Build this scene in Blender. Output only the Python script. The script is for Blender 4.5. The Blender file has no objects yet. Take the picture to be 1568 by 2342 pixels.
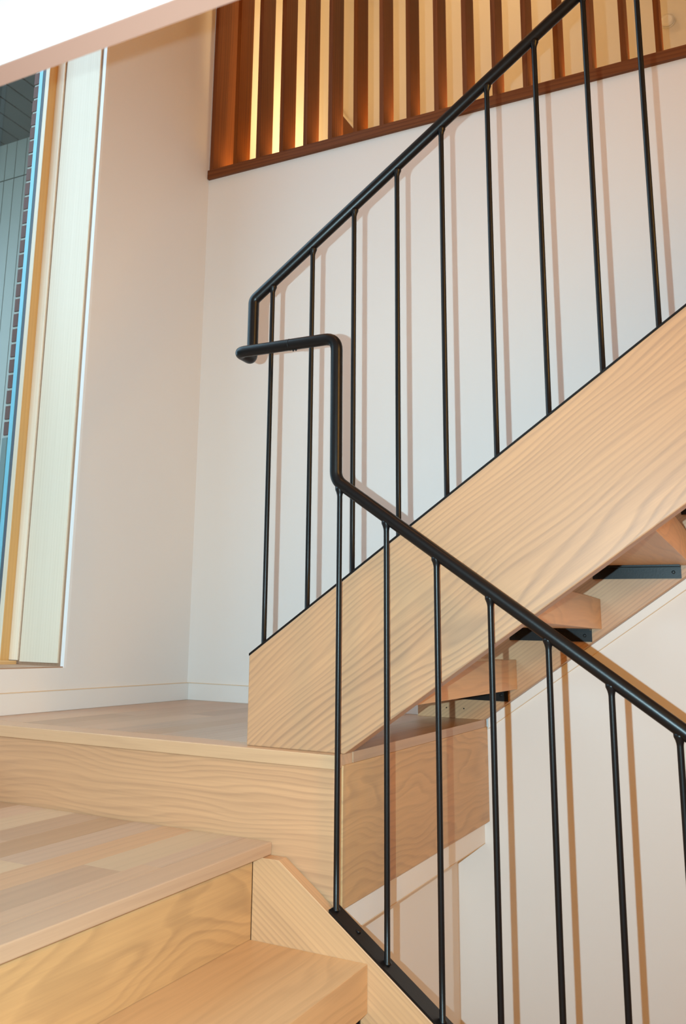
import bpy, bmesh, math, random
from mathutils import Vector, Matrix
random.seed(7)
C = bpy.context.scene.collection
scene = bpy.context.scene

# ------------------------------------------------------------------ camera
W_PX, H_PX = 1568.0, 2342.0
FPX = 2056.23
yaw, pitch, roll = 0.5025, 0.2110, 0.0239
CAM = Vector((1.9156, -2.8473, 0.2347))
sy, cy_, sp, cp = math.sin(yaw), math.cos(yaw), math.sin(pitch), math.cos(pitch)
F = Vector((-sy*cp, cy_*cp, sp)); R0 = Vector((cy_, sy, 0)); U0 = R0.cross(F)
Rv = R0*math.cos(roll) + U0*math.sin(roll); Uv = -R0*math.sin(roll) + U0*math.cos(roll)
cd = bpy.data.cameras.new('camera'); cam = bpy.data.objects.new('camera', cd); C.objects.link(cam)
cam.matrix_world = Matrix(((Rv.x, Uv.x, -F.x, CAM.x), (Rv.y, Uv.y, -F.y, CAM.y), (Rv.z, Uv.z, -F.z, CAM.z), (0, 0, 0, 1)))
cd.sensor_fit = 'VERTICAL'; cd.sensor_height = 24.0; cd.sensor_width = 24.0
cd.lens = FPX/H_PX*24.0
cd.shift_x = 151.385/H_PX; cd.shift_y = -157.17/H_PX
cd.dof.use_dof = True; cd.dof.focus_distance = 2.3; cd.dof.aperture_fstop = 5.6
cd.clip_start = 0.02; cd.clip_end = 60
scene.camera = cam

# ------------------------------------------------------------------ world, lights, exposure
scene.view_settings.view_transform = 'Standard'; scene.view_settings.look = 'None'
scene.view_settings.gamma = 1.0; scene.view_settings.use_curve_mapping = False
scene.view_settings.exposure = 0.0
world = bpy.data.worlds.new('sky'); scene.world = world; world.use_nodes = True
bg = world.node_tree.nodes['Background']
bg.inputs[0].default_value = (0.60, 0.86, 1.10, 1); bg.inputs[1].default_value = 4.5

def light(name, kind, loc, energy, color, target=None, **kw):
    d = bpy.data.lights.new(name, kind); d.energy = energy; d.color = color
    for k, v in kw.items(): setattr(d, k, v)
    o = bpy.data.objects.new(name, d); C.objects.link(o); o.location = loc
    if target is not None:
        o.rotation_euler = (Vector(target)-Vector(loc)).to_track_quat('-Z', 'Y').to_euler()
    return o
# the photographer's flash, just left of the lens
light('camera_flash', 'SPOT', (1.85, -2.87, 0.24), 198, (0.61, 0.945, 1.08), target=(0.55, 0.0, 0.45),
      spot_size=math.radians(102), spot_blend=1.0, shadow_soft_size=0.004)
# warm lamps of the stairwell and of the hall beyond the screen
light('ceiling_lamp', 'AREA', (2.4, -1.9, 4.3), 15, (1.0, 0.38, 0.12), target=(2.4, -1.9, 0), shape='DISK', size=0.9)
light('ceiling_lamp', 'AREA', (0.6, -0.8, 4.3), 7, (1.0, 0.38, 0.12), target=(0.6, -0.8, 0), shape='DISK', size=0.9)
light('lower_lamp', 'AREA', (3.9, -2.2, 1.6), 41, (1.0, 0.48, 0.07), target=(1.2, -0.4, -0.5), shape='DISK', size=0.6)
light('hall_lamp', 'AREA', (0.9, 0.85, 4.3), 6, (1.0, 0.62, 0.28), target=(0.9, 0.85, 0), shape='DISK', size=0.5)
light('hall_floor_lamp', 'AREA', (0.50, 0.80, 2.02), 7, (1.0, 0.68, 0.32), target=(0.0, 0.62, 2.9), shape='DISK', size=0.2, spread=math.radians(95))
# warm strip along the foot of the slat screen, on the hall side
light('led_strip', 'AREA', (1.9, 0.14, 2.125), 19, (1.0, 0.60, 0.20), target=(1.9, 0.14, 4), shape='RECTANGLE', size=3.7, size_y=0.02)

# ------------------------------------------------------------------ materials
def nodes(name):
    m = bpy.data.materials.new(name); m.use_nodes = True
    return m, m.node_tree.nodes, m.node_tree.links, m.node_tree.nodes['Principled BSDF']
def math_(N, L, op, a, b=None, c=None):
    n = N.new('ShaderNodeMath'); n.operation = op
    for i, v in enumerate((a, b, c)):
        if v is None: continue
        if isinstance(v, (int, float)): n.inputs[i].default_value = v
        else: L.new(v, n.inputs[i])
    return n.outputs[0]
def wood(name, light_c, dark_c, bands=55, warp=7, rough=0.42, fibre=0.25, tone=0.12, vary=0.10, stretch=1.0, contrast=0.75, bump=0.12, spec=0.5):
    """grain runs along the object's local X"""
    m, N, L, P = nodes(name)
    tc = N.new('ShaderNodeTexCoord'); oi = N.new('ShaderNodeObjectInfo')
    vm = N.new('ShaderNodeVectorMath'); vm.operation = 'MULTIPLY_ADD'
    cv = N.new('ShaderNodeCombineXYZ')
    for i in range(3): L.new(oi.outputs['Random'], cv.inputs[i])
    L.new(cv.outputs[0], vm.inputs[0]); vm.inputs[1].default_value = (37, 11, 23); L.new(tc.outputs['Object'], vm.inputs[2])
    co = vm.outputs[0]
    def noise(sc3, scale=1.0, det=2.0):
        mp = N.new('ShaderNodeMapping'); mp.inputs['Scale'].default_value = sc3; L.new(co, mp.inputs[0])
        n = N.new('ShaderNodeTexNoise'); n.inputs['Scale'].default_value = scale; n.inputs['Detail'].default_value = det
        L.new(mp.outputs[0], n.inputs['Vector']); return n.outputs[0]
    n1 = noise((1.5*stretch, 5.5, 5.5)); n2 = noise((6*stretch, 40, 40))
    sep = N.new('ShaderNodeSeparateXYZ'); L.new(co, sep.inputs[0])
    s = math_(N, L, 'ADD', sep.outputs[1], sep.outputs[2])
    v = math_(N, L, 'MULTIPLY_ADD', s, float(bands), math_(N, L, 'MULTIPLY', n1, float(warp)))
    v = math_(N, L, 'ADD', v, math_(N, L, 'MULTIPLY', n2, 0.5))
    fr = math_(N, L, 'FRACT', v)
    ramp = N.new('ShaderNodeValToRGB'); e = ramp.color_ramp.elements
    e[0].position = 0.0; e[0].color = (0.15, 0.15, 0.15, 1); e[1].position = 1.0; e[1].color = (0.1, 0.1, 0.1, 1)
    for p, c in ((0.45, 0.35), (0.78, 1.0), (0.9, 0.7)):
        q = ramp.color_ramp.elements.new(p); q.color = (c, c, c, 1)
    L.new(fr, ramp.inputs[0])
    fade = noise((0.8*stretch, 8, 8), 1.0, 1)
    fac = math_(N, L, 'MULTIPLY', ramp.outputs[0], math_(N, L, 'MULTIPLY_ADD', fade, 1.3, -0.05))
    fib = noise((9, 420, 420), 1.0, 2); fi2 = noise((2.2*stretch, 95, 95), 1.0, 3)
    fac = math_(N, L, 'MULTIPLY', fac, contrast)
    fac = math_(N, L, 'ADD', fac, math_(N, L, 'MULTIPLY_ADD', fib, fibre*1.6, -fibre*0.8))
    fac = math_(N, L, 'ADD', fac, math_(N, L, 'MULTIPLY_ADD', fi2, 0.9*contrast, -0.40*contrast))
    mx = N.new('ShaderNodeMix'); mx.data_type = 'RGBA'; mx.clamp_factor = True
    L.new(fac, mx.inputs['Factor']); mx.inputs['A'].default_value = (*light_c, 1); mx.inputs['B'].default_value = (*dark_c, 1)
    slow = noise((0.6, 4, 4), 1.0, 1)
    hsv = N.new('ShaderNodeHueSaturation')
    vv = math_(N, L, 'MULTIPLY_ADD', slow, tone*2, 1-tone)
    vv = math_(N, L, 'ADD', vv, math_(N, L, 'MULTIPLY_ADD', oi.outputs['Random'], vary*2, -vary))
    L.new(vv, hsv.inputs['Value']); L.new(mx.outputs['Result'], hsv.inputs['Color'])
    rr = math_(N, L, 'FRACT', math_(N, L, 'MULTIPLY', oi.outputs['Random'], 7.13))
    L.new(math_(N, L, 'MULTIPLY_ADD', rr, -vary*1.6, 1.0+vary*0.6), hsv.inputs['Saturation'])
    L.new(hsv.outputs[0], P.inputs['Base Color']); P.inputs['Roughness'].default_value = rough; P.inputs['Specular IOR Level'].default_value = spec
    bp = N.new('ShaderNodeBump'); bp.inputs['Strength'].default_value = bump; bp.inputs['Distance'].default_value = 0.0006
    L.new(fac, bp.inputs['Height']); L.new(bp.outputs[0], P.inputs['Normal'])
    return m
def paint(name, col, rough=0.6, bumpy=0.04, spec=0.4):
    m, N, L, P = nodes(name)
    tc = N.new('ShaderNodeTexCoord'); n = N.new('ShaderNodeTexNoise'); n.inputs['Scale'].default_value = 220; n.inputs['Detail'].default_value = 3
    L.new(tc.outputs['Object'], n.inputs['Vector'])
    bp = N.new('ShaderNodeBump'); bp.inputs['Strength'].default_value = bumpy; bp.inputs['Distance'].default_value = 0.001
    L.new(n.outputs[0], bp.inputs['Height']); L.new(bp.outputs[0], P.inputs['Normal'])
    n2 = N.new('ShaderNodeTexNoise'); n2.inputs['Scale'].default_value = 1.7; L.new(tc.outputs['Object'], n2.inputs['Vector'])
    mx = N.new('ShaderNodeMix'); mx.data_type = 'RGBA'; L.new(n2.outputs[0], mx.inputs['Factor'])
    mx.inputs['A'].default_value = (*[c*0.985 for c in col], 1); mx.inputs['B'].default_value = (*[min(1, c*1.015) for c in col], 1)
    L.new(mx.outputs['Result'], P.inputs['Base Color'])
    P.inputs['Roughness'].default_value = rough; P.inputs['Specular IOR Level'].default_value = spec
    return m
OAK_L, OAK_D = (0.615, 0.345, 0.185), (0.375, 0.205, 0.115)
M = {}
M['oak'] = wood('oak_flat_sawn', OAK_L, OAK_D, bands=80, warp=12, contrast=0.85, vary=0.02)
M['oak_string'] = wood('oak_string', (0.55, 0.300, 0.152), (0.32, 0.18, 0.105), bands=78, warp=15, contrast=0.85, vary=0.02, stretch=0.75)
M['oak_tread'] = wood('oak_tread', (0.69, 0.405, 0.18), (0.45, 0.25, 0.115), bands=34, warp=9, contrast=0.6, vary=0.06)
M['oak_fine'] = wood('oak_straight', (0.60, 0.345, 0.17), (0.37, 0.21, 0.11), bands=105, warp=5, stretch=0.5, vary=0.03)
M['oak_bold'] = wood('oak_cathedral', (0.60, 0.355, 0.155), (0.37, 0.215, 0.10), bands=30, warp=17, contrast=0.7, vary=0.02)
M['oak_pale'] = wood('oak_pale', (0.59, 0.425, 0.27), (0.45, 0.32, 0.20), bands=38, warp=5, rough=0.33, vary=0.05, contrast=0.4, stretch=0.5)
M['oak_floor'] = wood('oak_floor', (0.55, 0.355, 0.22), (0.38, 0.235, 0.15), bands=38, warp=5, rough=0.33, vary=0.16, contrast=0.5, stretch=0.5)
M['walnut'] = wood('walnut', (0.19, 0.055, 0.012), (0.075, 0.020, 0.005), bands=60, warp=6, rough=0.5, spec=0.2, stretch=0.5, vary=0.08)
M['pine'] = wood('window_pine', (0.86, 0.77, 0.62), (0.70, 0.60, 0.45), bands=90, warp=3, rough=0.4, stretch=0.3, contrast=0.5)
M['pine_shade'] = wood('window_pine_shade', (0.70, 0.44, 0.17), (0.55, 0.32, 0.11), bands=60, warp=3, rough=0.4, stretch=0.3, contrast=0.5)  # sash wood with the warm indoor shade put into its colour
M['groove'] = wood('groove_wood', (0.42, 0.25, 0.15), (0.34, 0.20, 0.12), bands=60, warp=3)
M['wall'] = paint('wall_paint', (0.80, 0.775, 0.75), 0.55)
M['edge'] = paint('raw_edge', (0.40, 0.205, 0.145), 0.6)
M['trim'] = paint('trim_paint', (0.81, 0.785, 0.755), 0.4, 0.02)
M['white'] = paint('white_paint', (0.86, 0.86, 0.85), 0.5, 0.02)
M['hall'] = paint('hall_paint', (0.80, 0.74, 0.64), 0.55)
M['steel'] = paint('black_steel', (0.0045, 0.0045, 0.005), 0.36, 0.10, 0.33)
M['mat'] = paint('dark_gasket', (0.10, 0.12, 0.15), 0.6)
M['blue'] = paint('cladding_sky_tint', (0.20, 0.50, 0.62), 0.35)  # sky reflection on the metal cladding painted in as blue
M['siding'] = paint('siding_paint', (0.21, 0.205, 0.17), 0.4, 0.15)
M['soffit'] = paint('soffit_paint', (0.095, 0.09, 0.078), 0.6, 0.15)
M['brick'] = paint('brick_clay', (0.13, 0.065, 0.06), 0.85, 0.6)
M['mortar'] = paint('mortar', (0.42, 0.42, 0.38), 0.9, 0.5)
M['stone'] = paint('stone', (0.16, 0.22, 0.22), 0.8, 0.5)
M['ground'] = paint('ground', (0.07, 0.08, 0.06), 0.9, 0.3)
M['plastic'] = paint('white_plastic', (0.82, 0.80, 0.77), 0.4)
g, N, L, P = nodes('window_glass')
N.remove(P); out = N['Material Output']
tr = N.new('ShaderNodeBsdfTransparent'); tr.inputs[0].default_value = (0.93, 0.97, 0.96, 1)
gl = N.new('ShaderNodeBsdfGlossy'); gl.inputs['Roughness'].default_value = 0.02
fz = N.new('ShaderNodeFresnel'); fz.inputs[0].default_value = 1.45
ge = N.new('ShaderNodeNewGeometry'); front = math_(N, L, 'SUBTRACT', 1.0, ge.outputs['Backfacing'])
mxs = N.new('ShaderNodeMixShader'); L.new(math_(N, L, 'MULTIPLY', fz.outputs[0], front), mxs.inputs[0]); L.new(tr.outputs[0], mxs.inputs[1]); L.new(gl.outputs[0], mxs.inputs[2])
L.new(mxs.outputs[0], out.inputs['Surface']); M['glass'] = g

# ------------------------------------------------------------------ helpers
def link(name, verts, faces, mat, parent=None, axis=None, origin=None, bevel=0.0, smooth=False):
    """verts in world coordinates; the object's local X is turned to AXIS (the grain)"""
    vs = [Vector(v) for v in verts]
    o0 = Vector(origin) if origin is not None else sum(vs, Vector())/len(vs)
    if axis is None: Rm = Matrix.Identity(3)
    else:
        a = Vector(axis).normalized(); up = Vector((0, 0, 1)) if abs(a.z) < 0.9 else Vector((0, 1, 0))
        c = up.cross(a).normalized(); u = a.cross(c)
        Rm = Matrix((a, c, u)).transposed()
    inv = Rm.transposed()
    me = bpy.data.meshes.new(name); me.from_pydata([inv @ (v-o0) for v in vs], [], faces)
    bm = bmesh.new(); bm.from_mesh(me)
    bmesh.ops.recalc_face_normals(bm, faces=bm.faces)
    if bevel > 0:
        bmesh.ops.bevel(bm, geom=[e for e in bm.edges if e.calc_face_angle(0) > 0.5], offset=bevel, segments=2, profile=0.5, affect='EDGES')
    if smooth:
        for f in bm.faces: f.smooth = True
    bm.to_mesh(me); bm.free()
    me.materials.append(mat)
    o = bpy.data.objects.new(name, me); C.objects.link(o)
    mw = Matrix.Translation(o0) @ Rm.to_4x4(); WM[o.name] = mw
    ml_ = mw
    if parent is not None:
        o.parent = parent; ml_ = world_matrix(parent).inverted() @ mw
    lo, ro, _ = ml_.decompose()
    o.location = lo; o.rotation_euler = ro.to_euler()
    return o
WM = {}
def world_matrix(o):
    return WM[o.name] if o.name in WM else Matrix.Translation(o.location)
BF = [(0, 1, 2, 3), (7, 6, 5, 4), (0, 4, 5, 1), (1, 5, 6, 2), (2, 6, 7, 3), (3, 7, 4, 0)]
def bv(x0, x1, y0, y1, z0, z1):
    return [(x0, y0, z0), (x1, y0, z0), (x1, y1, z0), (x0, y1, z0), (x0, y0, z1), (x1, y0, z1), (x1, y1, z1), (x0, y1, z1)]
def box(name, x0, x1, y0, y1, z0, z1, mat, parent=None, axis=None, bevel=0.0):
    return link(name, bv(x0, x1, y0, y1, z0, z1), BF, mat, parent, axis, bevel=bevel)
def boxes(name, lst, mat, parent=None, axis=None):
    V, Fc = [], []
    for b in lst:
        k = len(V); V += bv(*b); Fc += [tuple(i+k for i in f) for f in BF]
    return link(name, V, Fc, mat, parent, axis)
def prism(name, pts, y0, y1, mat, parent=None, axis=None, bevel=0.0):
    """outline in the XZ plane drawn through Y"""
    n = len(pts); V = [(x, y0, z) for x, z in pts] + [(x, y1, z) for x, z in pts]
    Fc = [tuple(range(n)), tuple(range(2*n-1, n-1, -1))] + [(i, (i+1) % n, n+(i+1) % n, n+i) for i in range(n)]
    return link(name, V, Fc, mat, parent, axis, bevel=bevel)
def sweep(name, path, r, mat, parent=None, seg=16):
    """round bar along PATH of (point, radius factor)"""
    P_ = [Vector(p[0]) for p in path]; rf = [p[1] for p in path]
    V, Fc = [], []; nrm = None
    for i, p in enumerate(P_):
        t = (P_[min(i+1, len(P_)-1)] - P_[max(i-1, 0)]).normalized()
        if nrm is None: nrm = t.orthogonal().normalized()
        nrm = (nrm - t*nrm.dot(t)).normalized(); b = t.cross(nrm)
        for k in range(seg):
            a = 2*math.pi*k/seg; V.append(p + (nrm*math.cos(a)+b*math.sin(a))*r*rf[i])
    n = len(P_)
    for i in range(n-1):
        for k in range(seg):
            Fc.append((i*seg+k, i*seg+(k+1) % seg, (i+1)*seg+(k+1) % seg, (i+1)*seg+k))
    Fc.append(tuple(range(seg-1, -1, -1))); Fc.append(tuple((n-1)*seg+k for k in range(seg)))
    o = link(name, V, Fc, mat, parent)
    for f in o.data.polygons: f.use_smooth = len(f.vertices) == 4
    return o
def fillet(pts, radii, n=8):
    """polyline with rounded corners"""
    out = [(pts[0], 1)]
    for i in range(1, len(pts)-1):
        p, a, b = Vector(pts[i]), Vector(pts[i-1]), Vector(pts[i+1])
        u, v = (a-p).normalized(), (b-p).normalized(); ang = u.angle(v); d = radii[i-1]/math.tan(ang/2)
        d = min(d, (a-p).length*0.49, (b-p).length*0.49); s, e = p+u*d, p+v*d
        for k in range(n+1):
            t = k/n; out.append((s*(1-t)**2 + p*2*t*(1-t) + e*t*t, 1))
    out.append((pts[-1], 1)); return out
def thing(name, label, cat, loc=(0, 0, 0), group=None):
    o = bpy.data.objects.new(name, None); C.objects.link(o); o.location = loc; o.empty_display_size = 0.1
    o['label'] = label; o['category'] = cat
    if group: o['group'] = group
    return o
def st(o):
    o['kind'] = 'structure'; return o
def lab(o, s): o['label'] = s; return o

# ------------------------------------------------------------------ room shell
ZF, ZC, XR, YF = -1.26, 4.4, 4.9, -3.4
HF = 1.98                                                    # upper hall floor
YJ, SILL, WTOP, YJ2 = -0.665, 0.1251, 3.2, -2.45              # window opening in the left wall
st(boxes('wall_left', [(-0.30, 0, YJ, 0.0, ZF, ZC), (-0.30, 0, YF, YJ2, ZF, ZC), (-0.30, 0, YJ2, YJ, ZF, SILL), (-0.30, 0, YJ2, YJ, WTOP, ZC)], M['wall']))
st(boxes('wall_back', [(-0.30, XR, 0, 0.12, ZF, 2.0725), (3.72, XR, 0, 0.12, 2.0725, ZC)], M['wall']))
st(box('wall_right', XR, XR+0.1, YF, 1.6, ZF, ZC, M['wall']))
st(box('wall_front', -0.30, XR, YF-0.1, YF, ZF, ZC, M['wall']))
st(box('floor', -0.30, XR+0.1, YF-0.1, 0.0, ZF-0.1, ZF, M['oak_floor'], axis=(0, 1, 0)))
st(box('ceiling', -0.30, XR+0.1, YF-0.1, 1.6, ZC, ZC+0.1, M['white']))
hall = st(boxes('wall_hall', [(-0.30, 0.0, 0.12, 1.6, HF-0.1, ZC), (-0.0, XR, 1.5, 1.6, HF-0.1, ZC)], M['hall']))
st(box('floor_hall', 0, XR, 0.12, 1.5, HF-0.1, HF, M['oak_floor'], axis=(1, 0, 0)))
st(box('baseboard_hall', 0.0, XR, 1.488, 1.5, HF, HF+0.09, M['trim']))
st(box('baseboard_left', 0.0, 0.013, -1.104, 0.0, 0.0, 0.0588, M['trim'], bevel=0.0015))
st(box('baseboard_back', 0.013, 0.9067, -0.013, 0.0, 0.0, 0.0588, M['trim'], bevel=0.0015))
st(box('floor_upper', 3.462, XR, -1.2, 0.0, HF-0.1, HF, M['oak_floor'], axis=(0, 1, 0)))
M['shade_tan'] = paint('shade_tan', (0.80, 0.62, 0.42), 0.6)  # tan of the shaded crevice, painted on as thin strips
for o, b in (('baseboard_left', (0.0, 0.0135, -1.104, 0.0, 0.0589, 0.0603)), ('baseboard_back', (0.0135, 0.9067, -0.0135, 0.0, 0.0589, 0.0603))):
    box('shade_line', *b, M['shade_tan'], bpy.data.objects[o])
# partition under the landing, with its projecting band
st(box('wall_under_landing', 0.90, 1.0116, -1.02, 0.0, ZF, -0.2958, M['wall']))
st(box('trim_1', 1.0116, 1.0978, -1.035, 0.0, -0.3586, -0.2958, M['trim'], bevel=0.001))
# flat painted band below the wall string of the upper flight
ml = 0.7208
st(prism('trim_2', [(1.118, ml*1.118-0.8038), (3.70, ml*3.70-0.8038), (3.70, ml*3.70-0.8330), (1.118, ml*1.118-0.8330)], -0.010, 0.0, M['trim'], bevel=0.001))
prism('shade_line', [(1.118, ml*1.118-0.8331), (3.70, ml*3.70-0.8331), (3.70, ml*3.70-0.8345), (1.118, ml*1.118-0.8345)], -0.0105, 0.0, M['shade_tan'], bpy.data.objects['trim_2'])  # painted crevice shade along the band's lower edge, likewise below the projecting band
box('shade_line', 1.0116, 1.0980, -1.035, 0.0, -0.3600, -0.3587, M['shade_tan'], bpy.data.objects['trim_1'])

# ------------------------------------------------------------------ window
win = st(bpy.data.objects.new('window_1', None)); C.objects.link(win); win.location = (-0.12, YJ, SILL)
def wpart(n, b, m, ax=(0, 0, 1), bev=0.0008): return box(n, *b, M[m], win, ax, bev)
zt = WTOP
lab(wpart('edge_bead', (-0.013, 0.0012, -0.677, YJ, SILL-0.001, zt), 'white'), 'thin white bead along the wall edge')
wpart('backing', (-0.235, -0.012, -0.671, YJ, SILL, zt), 'groove')
lab(wpart('jamb', (-0.182, -0.026, -0.677, -0.668, SILL+0.012, zt), 'pine'), 'wide pale wooden jamb board')
wpart('stop', (-0.228, -0.192, -0.677, -0.668, SILL+0.016, zt), 'pine')
lab(wpart('sash', (-0.246, -0.228, -0.713, -0.671, SILL+0.012, zt), 'pine_shade', bev=0.002), 'wooden sash edge, its warm shade painted amber')
wpart('sash_daylit_face', (-0.2465, -0.2285, -0.7145, -0.7125, SILL+0.012, zt), 'pine')  # added pale strip, daylight on the sash's inner edge put into its colour
lab(wpart('gasket', (-0.259, -0.2465, -0.7145, -0.668, SILL+0.012, zt), 'mat'), 'dark rubber gasket')
lab(wpart('cladding', (-0.276, -0.259, -0.716, -0.668, SILL+0.012, zt), 'blue'), 'metal cladding outside the glass, sky reflection painted blue')
wpart('sill_board', (-0.246, -0.001, YJ2, YJ-0.0002, SILL-0.0004, SILL+0.0035), 'groove', (0, 1, 0))
wpart('sash', (-0.246, -0.192, YJ2, -0.677, SILL, SILL+0.014), 'pine_shade', (0, 1, 0), 0.002)
wpart('sash', (-0.246, -0.228, YJ2, -2.40, SILL, zt), 'pine_shade')
wpart('jamb', (-0.228, -0.012, YJ2, YJ2+0.01, SILL, zt), 'pine')
wpart('head', (-0.246, 0, YJ2, YJ, zt-0.02, zt), 'pine', (0, 1, 0))
wpart('pane', (-0.256, -0.252, -2.42, -0.712, SILL+0.008, zt-0.01), 'glass', None, 0)


# ------------------------------------------------------------------ outside the window
pier = thing('brick_pier', 'narrow dark red brick pier with pale mortar just outside the window', 'pier', (-0.29, -0.69, SILL))
box('mortar_core', -0.298, -0.277, -0.712, -0.668, 0.86, 3.18, M['mortar'], pier)
box('stone_base', -0.301, -0.277, -0.718, -0.668, SILL+0.02, 0.86, M['stone'], pier, bevel=0.003)
brick_me = None
z = 0.868; k = 0
while z < 3.12:
    if brick_me is None:
        b = box('brick', -0.2995, -0.2765, -0.7155, -0.67, z, z+0.046, M['brick'], pier, bevel=0.0015); brick_me = b
    else:
        b = brick_me.copy(); C.objects.link(b); b.location.z = brick_me.location.z + k*0.0545
        b.location.x += random.uniform(-.0008, .0008)
    z += 0.0545; k += 1
pav = thing('neighbouring_building', 'grey green building of vertical boards under a dark board soffit, seen through the window', 'building', (-2.2, 0.85, ZF))
x = -0.40; i = 0
while x > -4.2:
    w = 0.083
    for (z0, z1) in ((ZF, 2.945), (2.952, 3.20)):
        box('siding_board', x-w+0.005, x, 0.80, 0.83, z0, z1, M['siding'], pav, (0, 0, 1))
    x -= w
box('wall', -4.2, -0.40, 0.835, 0.95, ZF, 3.3, M['soffit'], pav)
x = -0.40
while x > -4.2:
    box('soffit_board', x-0.115, x-0.005, -0.35, 0.80, 3.20, 3.225, M['soffit'], pav, (0, 1, 0)); x -= 0.12
box('soffit_backing', -4.2, -0.40, -0.37, 0.83, 3.226, 3.30, M['mat'], pav)
st(box('sky_blocker', -2.0, -1.85, -9, -1.0, ZF, 1.9, M['soffit']))  # unseen wall added to keep sky light off the lower jamb
st(box('ground_outside', -14, -0.30, -12, 8, ZF-0.2, ZF-0.05, M['ground']))

# ------------------------------------------------------------------ landing
LD, LX = -1.104, 1.1133
land = thing('stair_landing', 'pale oak quarter landing in the corner between the two flights', 'landing', (0.55, -0.55, -0.2958))
lab(box('nosing_board', 0.0015, 1.1113, LD, -1.020, -0.028, 0.0, M['oak_floor'], land, (1, 0, 0), 0.002), 'long front nosing board')
x = 0.012; ws = [.088, .080, .090, .084, .092, .086, .078, .090, .088, .082, .090, .086]
i = 0
while x < 1.10:
    w = ws[i % len(ws)]; x1 = min(x+w, 1.1133); cut = -0.25-0.55*((i*0.37) % 1)
    if 1.1133 - x1 < 0.03: x1 = 1.1133
    box('plank', x, x1-0.0003, -1.0194, cut-0.0002, -0.022, 0.0, M['oak_floor'], land, (0, 1, 0))
    box('plank', x, x1-0.0003, cut, -0.0105, -0.022, 0.0, M['oak_floor'], land, (0, 1, 0))
    x = x1; i += 1
lab(box('front_fascia', 0.0015, 1.1065, -1.100, -1.080, -0.2958, -0.0283, M['oak'], land, (1, 0, 0.0), 0.001), 'tall front fascia board with wavy grain')
lab(box('side_fascia', 1.090, LX, -1.0715, -0.0005, -0.2958, -0.0225, M['oak_bold'], land, (0, 1, 0), 0.001), 'side fascia board with arched grain')
box('end_strip', 1.085, 1.1100, -1.0795, -1.072, -0.2958, -0.0285, M['oak_fine'], land, (0, 0, 1))
box('core', 0.002, 1.089, -1.079, -0.0005, -0.2958, -0.0285, M['oak_fine'], land, (1, 0, 0))
# ------------------------------------------------------------------ turning platform one step below
Y3 = -2.25
plat = thing('stair_platform', 'oak platform step below the landing, its nosing running toward the lower left', 'landing', (0.5, -1.7, -0.25))
x = 0.002; i = 0
while x < 0.90:
    w = ws[(i*5+2) % len(ws)]; x1 = min(x+w, 0.905)
    if 0.905 - x1 < 0.03: x1 = 0.905
    y = -1.1045
    ln = [0.30, 0.55, 0.42, 0.70, 0.36][i % 5]
    while y > Y3:
        y2 = max(y-ln, Y3)
        box('plank', x, x1-0.0003, y2+0.0003, y, -0.2045, -0.18, M['oak_pale'] if (i*3+int(-y*3)) % 5 == 0 else M['oak_floor'], plat, (0, 1, 0)); y = y2; ln = 0.6
    x = x1; i += 1
lab(box('nosing_board', 0.905, 0.9688, Y3, -1.1045, -0.2045, -0.18, M['oak_floor'], plat, (0, 1, 0), 0.002), 'nosing board running away to the left')
lab(box('riser', 0.925, 0.943, -2.21, -1.1379, -0.3595, -0.205, M['oak_bold'], plat, (0, 1, 0)), 'closed riser with broad wavy grain')
box('frame', 0.002, 0.90, Y3+0.02, -1.1046, -0.30, -0.2046, M['oak_fine'], plat, (1, 0, 0))
box('leg', 0.05, 0.10, -2.2, -2.15, ZF, -0.30, M['oak_fine'], plat, (0, 0, 1))

# ------------------------------------------------------------------ lower flight
low = thing('lower_stair_flight', 'lower oak flight dropping to the right with open treads', 'stairs', (1.6, -1.7, ZF))
mlw = 0.7228
def lowtop(x): return -0.2845-mlw*(x-1.1129)
xe = 1.1129 + (1.26-0.2845-0.05)/mlw
s1 = [(0.944, -0.2052), (1.003, -0.2052), (xe, lowtop(xe)), (xe, ZF), (xe-0.30, ZF), (0.944, -0.60)]
lab(prism('stringer', s1, -1.1378, -1.1042, M['oak_fine'], low, (1, 0, -mlw), 0.0012), 'far stringer with fine diagonal grain')
prism('stringer', s1, -2.25, -2.215, M['oak_fine'], low, (1, 0, -mlw), 0.0012)
screw_low = []
for k in range(5):
    xn, zt_ = 1.1963+0.25*k, -0.36-0.18*k
    t = box('tread', xn-0.285 if k else 0.905, xn, -2.2145, -1.1383, zt_-0.0837, zt_, M['oak_tread'], low, (0, 1, 0), 0.0012)
    for yb0, yb1, yl0, yl1 in ((-1.175, -1.1385, -1.143, -1.1385), (-2.214, -2.178, -2.214, -2.2095)):
        boxes('bracket', [(xn-0.24, xn-0.014, yb0, yb1, zt_-0.0885, zt_-0.0838), (xn-0.24, xn-0.014, yl0, yl1, zt_-0.118, zt_-0.0838)], M['steel'], low)

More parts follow.
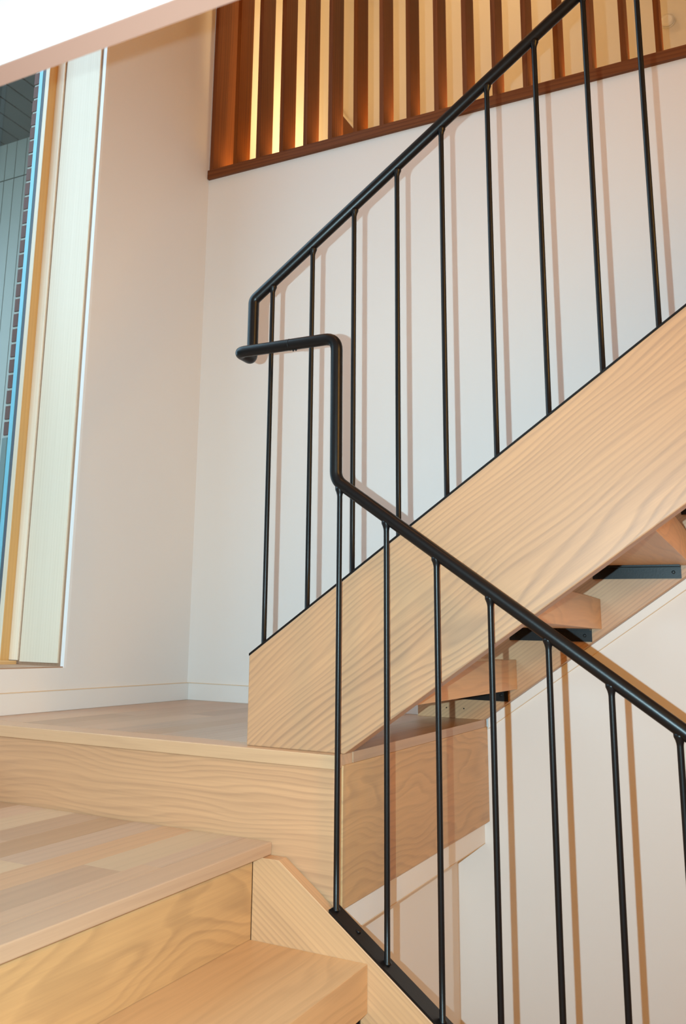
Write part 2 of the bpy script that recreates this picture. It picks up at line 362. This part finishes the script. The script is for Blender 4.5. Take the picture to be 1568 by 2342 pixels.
# ------------------------------------------------------------------ upper flight
up = thing('upper_stair_flight', 'upper oak flight rising to the right with open treads on steel brackets', 'stairs', (1.0, -0.55, 0.0))
def uptop(x): return 0.1907+ml*(x-0.8819)
def upbot(x): return ml*(x-1.1150)
XE = 3.46
prof = [(0.8822, 0.0), (1.1150, 0.0), (XE, upbot(XE)), (XE, HF), (XE-0.05, uptop(XE-0.05)), (0.8822, uptop(0.8822))]
prof[3] = (XE, uptop(XE))
lab(prism('stringer', [(prof[0][0], 0.0), prof[1], prof[2], (XE, uptop(XE)), (0.8822, uptop(0.8822))], -1.0715, -1.0275, M['oak_string'], up, (1, 0, ml), 0.0025), 'broad outer stringer board')
lab(prism('stringer', [(0.9067, 0.0), prof[1], prof[2], (XE, uptop(XE)), (0.9067, uptop(0.9067))], -0.0498, -0.0105, M['oak_fine'], up, (1, 0, ml), 0.0015), 'wall stringer behind the treads')
screw = None
for k in range(10):
    xb, zt_ = 1.2205+0.2505*k, 0.1815+0.181*k
    box('tread', xb-0.285, xb, -1.0272, -0.0500, zt_-0.0865, zt_, M['oak_tread'], up, (0, 1, 0), 0.0012)
    for (a, b_, c, d) in ((-0.088, -0.0500, -0.0550, -0.0500), (-1.0272, -0.989, -1.0272, -1.0222)):
        br = boxes('bracket', [(xb-0.268, xb-0.028, a, b_, zt_-0.0915, zt_-0.0867), (xb-0.268, xb-0.028, c, d, zt_-0.1235, zt_-0.0867)], M['steel'], up)
        sgn = -1 if a > -0.5 else 1
        for sx in (xb-0.048, xb-0.248):
            yy = c if sgn < 0 else d
            sweep('screw', [((sx, yy-0.0005*sgn, zt_-0.106), 1), ((sx, yy+0.0018*sgn, zt_-0.106), 1), ((sx, yy+0.0024*sgn, zt_-0.106), .6)], 0.0048, M['steel'], br, 10)
for sx in (1.00, 1.055):
    sweep('screw_hole', [((sx, -0.0493, 0.030), 1), ((sx, -0.0502, 0.030), 1)], 0.0022, M['steel'], up, 8)

# ------------------------------------------------------------------ railing
RR, RB = 0.0134, 0.0057
YU, YL = -1.0495, -1.1138
rail = thing('stair_railing', 'continuous black steel handrail and balusters over both flights', 'railing', (1.1, -1.08, 0.0))
def upaxis(x): return 0.2241+0.8362+0.0172+ml*(x-0.9065)
def lowaxis(x): return -0.2811+0.823+0.0165-mlw*(x-1.119)
XU = 3.36; XLO = 2.26
pts = [(XU+0.12, YU, upaxis(XU)), (XU, YU, upaxis(XU)), (0.854, YU, upaxis(0.854)), (0.854, YU, 0.874), (0.854, YL, 0.8866), (1.109, YL, 0.8866), (1.1100, YL, lowaxis(1.110)), (XLO, YL, lowaxis(XLO)), (XLO+0.1, YL, lowaxis(XLO))]
pts = [Vector(p) for p in pts]; pts[3].z = 0.8866
sweep('handrail', fillet(pts, [0.05, 0.020, 0.018, 0.018, 0.030, 0.040, 0.05]), RR, M['steel'], rail, 24)
def baluster(x, y, z0, z1, m):
    c = 1/math.cos(math.atan(m))
    path = [((x, y, z0), 1.5), ((x, y, z0+0.002), 1.45), ((x, y, z0+0.005), 1.0), ((x, y, z0+0.1), 1), ((x, y, z1-0.011), 1.0), ((x, y, z1-0.007), 1.08), ((x, y, z1-0.002), 1.30), ((x, y, z1+0.004), 1.75), ((x, y, z1+0.010), 1.8)]
    return sweep('baluster', path, RB, M['steel'], rail, 14)
for i in range(23):
    x = 0.9065+0.1072*i
    baluster(x, YU, uptop(x)+0.003, upaxis(x)-0.0185, ml)
for i in range(11):
    x = 1.1195+0.1063*i
    baluster(x, YL, lowtop(x)+0.004, lowaxis(x)-0.0185, mlw)
pt = 0.0048
lab(prism('base_plate', [(0.8815, uptop(0.8815)), (XE, uptop(XE)), (XE, uptop(XE)+pt), (0.8815, uptop(0.8815)+pt)], -1.0712, -1.0278, M['steel'], rail), 'thin flat bar on the upper stringer')
lp = lab(prism('base_plate', [(1.1142, lowtop(1.1142)), (XLO, lowtop(XLO)), (XLO, lowtop(XLO)+pt*1.2), (1.1142, lowtop(1.1142)+pt*1.2)], -1.1365, -1.0905, M['steel'], rail), 'flat bar on the lower stringer')
for x in (1.165, 1.59, 2.02):
    sweep('screw', [((x, YL+0.004, lowtop(x)+0.004), 1), ((x+0.0012, YL+0.004, lowtop(x)+0.0075), 1)], 0.0052, M['steel'], lp, 12)
sweep('joint_ring', [((0.990, YL, 0.8866), 1), ((0.9915, YL, 0.8866), 1)], RR*1.03, M['steel'], rail, 24)
for x in (1.000, 1.007):
    sweep('weld_bead', [((x, YL, 0.8866-RR+0.0015), 0.6), ((x, YL, 0.8866-RR-0.001), 1), ((x, YL, 0.8866-RR-0.0032), 0.5)], 0.0026, M['steel'], rail, 10)

# ------------------------------------------------------------------ slat screen
scr = thing('slat_screen', 'reddish brown wooden slat screen above the white wall, glowing warm at its foot', 'screen', (1.85, 0.05, 2.0725))
lab(box('bottom_rail', 0.001, 3.72, -0.014, 0.118, 2.0726, 2.1115, M['walnut'], scr, (1, 0, 0), 0.0015), 'long bottom rail')
box('top_rail', 0.001, 3.72, -0.014, 0.118, 4.36, 4.398, M['walnut'], scr, (1, 0, 0), 0.0015)
sl = None
for i in range(35):
    x = 0.0015 if i == 0 else 0.0075+0.1072*i
    if x > 3.70: break
    if i == 0:
        lab(box('side_jamb', x, x+0.0175, 0.0, 0.20, 2.1115, 4.36, M['walnut'], scr, (0, 0, 1), 0.0008), 'wide side board against the left wall'); continue
    if sl is None:
        sl = box('slat', x, x+0.0175, 0.0, 0.104, 2.1115, 4.36, M['walnut'], scr, (0, 0, 1), 0.0008); x_0 = x
    else:
        c = sl.copy(); C.objects.link(c); c.location.x = sl.location.x + (x-x_0)

# ------------------------------------------------------------------ hall beyond the screen
sd = thing('smoke_alarm', 'small round white alarm on the hall wall, seen between slats at top right', 'alarm', (1.684, 1.5, 3.262))
sweep('base', [((1.684, 1.4998, 3.262), 1), ((1.684, 1.490, 3.262), 1)], 0.036, M['plastic'], sd, 32)
sweep('cover', [((1.684, 1.490, 3.262), 0.92), ((1.684, 1.478, 3.262), 0.86), ((1.684, 1.474, 3.262), 0.6)], 0.036, M['plastic'], sd, 32)
lg = thing('wooden_ledge', 'small dark wooden ledge in the hall corner behind the screen', 'ledge', (0.02, 1.36, HF))
box('post', 0.0, 0.03, 1.26, 1.47, HF, 3.07, M['walnut'], lg, (0, 0, 1)); box('cap', 0.0, 0.035, 1.25, 1.48, 3.07, 3.083, M['hall'], lg, (0, 1, 0))

# ------------------------------------------------------------------ white board overhead, close to the camera
bd = thing('overhead_board', 'white painted board edge overhead at the top left, nearest thing to the camera', 'board', (0.8, -2.31, 0.75))
box('face_board', 0.0, 1.62, -2.325, -2.3015, 0.7455, 1.06, M['white'], bd, (1, 0, 0), 0.0)
lab(box('edge_strip', 0.0, 1.62, -2.3245, -2.302, 0.7435, 0.7454, M['edge'], bd, (1, 0, 0), 0.0), 'tan unpainted underside edge')
